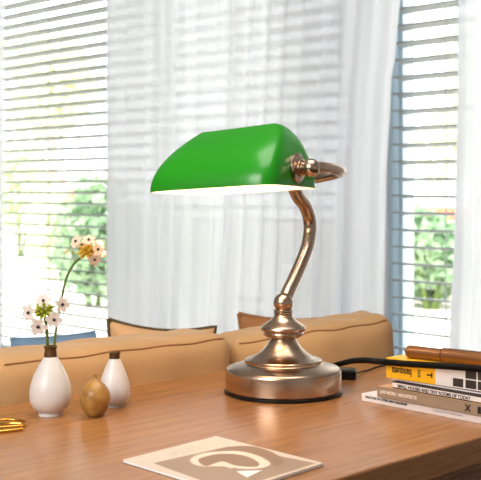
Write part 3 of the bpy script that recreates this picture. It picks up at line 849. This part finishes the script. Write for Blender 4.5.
# ------------------------------------------------------------------ magazine
MZ = .0040
A_, B_, C_ = on(123, 459.5, MZ), on(216, 436, MZ), on(323.5, 463, MZ); D_ = A_ + C_ - B_
mg = thing('magazine', 'cream magazine with an abstract taupe cover picture lying near the table front', 'magazine', (D_.x, D_.y, 0), 0)
off = Vector((D_.x, D_.y, 0))
def ring4(z, k=1.0):
    cen = (A_ + C_) / 2
    return [Vector((cen.x + (q.x - cen.x) * k, cen.y + (q.y - cen.y) * k, z)) - off for q in (D_, C_, B_, A_)]
p = MB(); p.rings([ring4(.0006, .995), ring4(MZ - .0003, .995)]); p.build('pages', M['paper'], mg, smooth=0)
p = MB(); p.rings([ring4(MZ - .0003), ring4(MZ)]); p.build('front_cover', M['magcream'], mg, smooth=0)
p = MB(); p.rings([ring4(0), ring4(.0006)]); p.build('back_cover', M['darkcover'], mg, smooth=0)
def flat(pts, z): return [on(x, y, z) - off for x, y in pts]
def curve_px(pts, sub=6, closed=True):
    n = len(pts); out = []
    for i in range(n):
        p0, p1, p2, p3 = (Vector((*pts[(i + k) % n], 0)) for k in (-1, 0, 1, 2))
        for k in range(sub):
            t_ = k / sub
            q = .5 * ((2 * p1) + (p2 - p0) * t_ + (2 * p0 - 5 * p1 + 4 * p2 - p3) * t_ ** 2 + (3 * p1 - p0 - 3 * p2 + p3) * t_ ** 3)
            out.append((q.x, q.y))
    return out
def fill(b, pts, z, mi):
    n = len(pts); b.add(flat(pts, z), [tuple(range(n))], mi)
pr = MB(); z0 = MZ + .0001
dpx = 240.5 + F * D_.x / D_.y, HZ + F * (EYE - MZ) / D_.y
def lerp(a, b, t_): return (a[0] + (b[0] - a[0]) * t_, a[1] + (b[1] - a[1]) * t_)
def magp(s, t_):    # s along A->B (0..1), t along A->D (0..1) on the cover
    q = A_ + (B_ - A_) * s + (D_ - A_) * t_
    return (240.5 + F * q.x / q.y, HZ + F * (EYE - MZ) / q.y)
fill(pr, [(153, 463), magp(0.02, .97), magp(.93, .97), (316, 463.2), (229, 446.3)], z0, 0)
fill(pr, curve_px([(214, 451), (232, 446.5), (254, 446.5), (272, 452), (284, 461), (276, 466), (266, 458), (250, 453.5), (234, 452)]), z0 + .0001, 1)
fill(pr, curve_px([(190, 461), (196, 455.5), (212, 452), (236, 451), (256, 455), (270, 463), (264, 467.5), (246, 469), (222, 466.5), (200, 466)]), z0 + .0002, 2)
fill(pr, curve_px([(198, 460), (208, 455.8), (224, 453.6), (244, 455.5), (258, 462), (256, 466.5), (236, 465.5), (222, 461.5), (206, 466)]), z0 + .0003, 1)
fill(pr, [(217, 462.4), (236, 467.2), (230, 468.4), (222, 465.5)], z0 + .0004, 2)
fill(pr, [(236, 471.2), (263, 470), (247, 477.4)], z0 + .0004, 3)
pr.build('cover_print', [M['magtaupe'], M['magdark'], M['maglight'], M['whitecover']], mg, smooth=0)
hd = (B_ - A_); hr = math.atan2((D_ - A_).y, (D_ - A_).x)
tp = A_ + (B_ - A_) * .50 + (D_ - A_) * .06 - off
for k in range(2):
    m_ = MB()
    for j in range(9):
        if (j * 7 + k) % 5 == 0: continue
        s_ = .34 + .035 * j; t_ = .10 + .05 * k
        P4 = [A_ + (B_ - A_) * (s_ + ds) + (D_ - A_) * (t_ + dt) - off for ds, dt in ((0, 0), (.026, 0), (.026, .018), (0, .018))]
        m_.add([Vector((q.x, q.y, MZ + .0001)) for q in P4], [(0, 3, 2, 1)])
    m_.build('cover_lettering', mat('pale_lettering', (196, 174, 152), .6), mg, smooth=0)

# ------------------------------------------------------------------ gold scissors at the left edge
gp = on(10, 427)
sc_ = thing('scissors', 'gold metal scissors with wire loop handles on the table at the left edge', 'scissors', (gp.x, gp.y, 0), 0)
def G(x, y, z): return on(x, y, z) - Vector((gp.x, gp.y, 0))
zr = .0022
loop = curve_px([(-14, 425.5), (-4, 420.8), (8, 419.6), (18, 420), (25, 421.8), (25.3, 424.2), (20, 426), (8, 426.8), (-4, 427.5)], 5)
loop.append(loop[0])
p = MB(); p.tube([G(x, y, zr + .0016) for x, y in loop], .0018, 10, smooth=False); p.build('handle', M['gold'], sc_)
p = MB(); p.tube([G(x, y, zr) for x, y in [(-30, 434.5), (-10, 432.6), (8, 430.8), (22.5, 429)]], [.0019, .0022, .0022, .0020], 10); p.build('handle', M['gold'], sc_)
p = MB(); p.tube([G(x, y, zr + .001) for x, y in [(-14, 426), (-2, 423.9), (10, 423.3), (21, 423.6)]], [.0018, .0017, .0015, .0012], 8); p.build('finger_rest', M['gold'], sc_)
p = MB(); p.ball(G(-14, 428, .0035), .0034, 8, sc=(1, 1, .7)); p.build('pivot', M['gold'], sc_)
p = MB(); p.tube([G(-14, 427, .0022), G(-90, 424, .0022)], [.0028, .0004], 8, smooth=False); p.build('blade', M['gold'], sc_)

# ------------------------------------------------------------------ light
w = bpy.data.worlds.new('sky'); bpy.context.scene.world = w; w.use_nodes = True
bg = w.node_tree.nodes['Background']; bg.inputs['Color'].default_value = (1.0, 0.985, 0.985, 1); bg.inputs['Strength'].default_value = 5.6
def area(name, loc, target, sx, sy, power, col):
    l = bpy.data.lights.new(name, 'AREA'); l.shape = 'RECTANGLE'; l.size = sx; l.size_y = sy; l.energy = power; l.color = col
    o = bpy.data.objects.new(name, l); C.objects.link(o); o.location = loc
    o.rotation_euler = (Vector(target) - Vector(loc)).to_track_quat('-Z', 'Y').to_euler()
    return o
s = bpy.data.lights.new('sun', 'SUN'); s.energy = 3.6; s.angle = math.radians(3); s.color = (1, .96, .9)
so = bpy.data.objects.new('sun', s); C.objects.link(so)
d = uv(1, -0.25, -1.1); so.rotation_euler = d.to_track_quat('-Z', 'Y').to_euler()
area('ceiling_fill', (0.1, 1.3, 1.78), (0.1, 1.4, 0), 1.2, 1.2, 25, (1, .94, .87))  # added overhead fill to brighten the interior, not a real ceiling fixture
area('front_fill', (-1.5, -0.6, 1.3), (0, 1.6, 0.15), 1.4, 1.2, 62, (1, .96, .92))  # soft front light added behind camera left for the desk lamp, no fixture
pl = bpy.data.lights.new('bulb_light', 'POINT'); pl.energy = 0.55; pl.color = (1, .8, .58); pl.shadow_soft_size = .02
po = bpy.data.objects.new('bulb_light', pl); C.objects.link(po); po.location = Vector((LX, LY, 0)) + sp(-.045, 0, .335)

# ------------------------------------------------------------------ camera
cam = bpy.data.cameras.new('camera'); co = bpy.data.objects.new('camera', cam); C.objects.link(co)
co.location = (0, 0, EYE); co.rotation_euler = (PI / 2, 0, 0)
cam.sensor_width = 36; cam.lens = 36 * F / 481; cam.shift_y = -(240 - HZ) / 481
cam.clip_start = .01; cam.clip_end = 200
cam.dof.use_dof = True; cam.dof.focus_distance = 1.62; cam.dof.aperture_fstop = 13
bpy.context.scene.camera = co
sc = bpy.context.scene
sc.view_settings.view_transform = 'Standard'; sc.view_settings.exposure = 0.0
sc.cycles.max_bounces = 10; sc.cycles.transparent_max_bounces = 16
sc.cycles.sample_clamp_indirect = 6
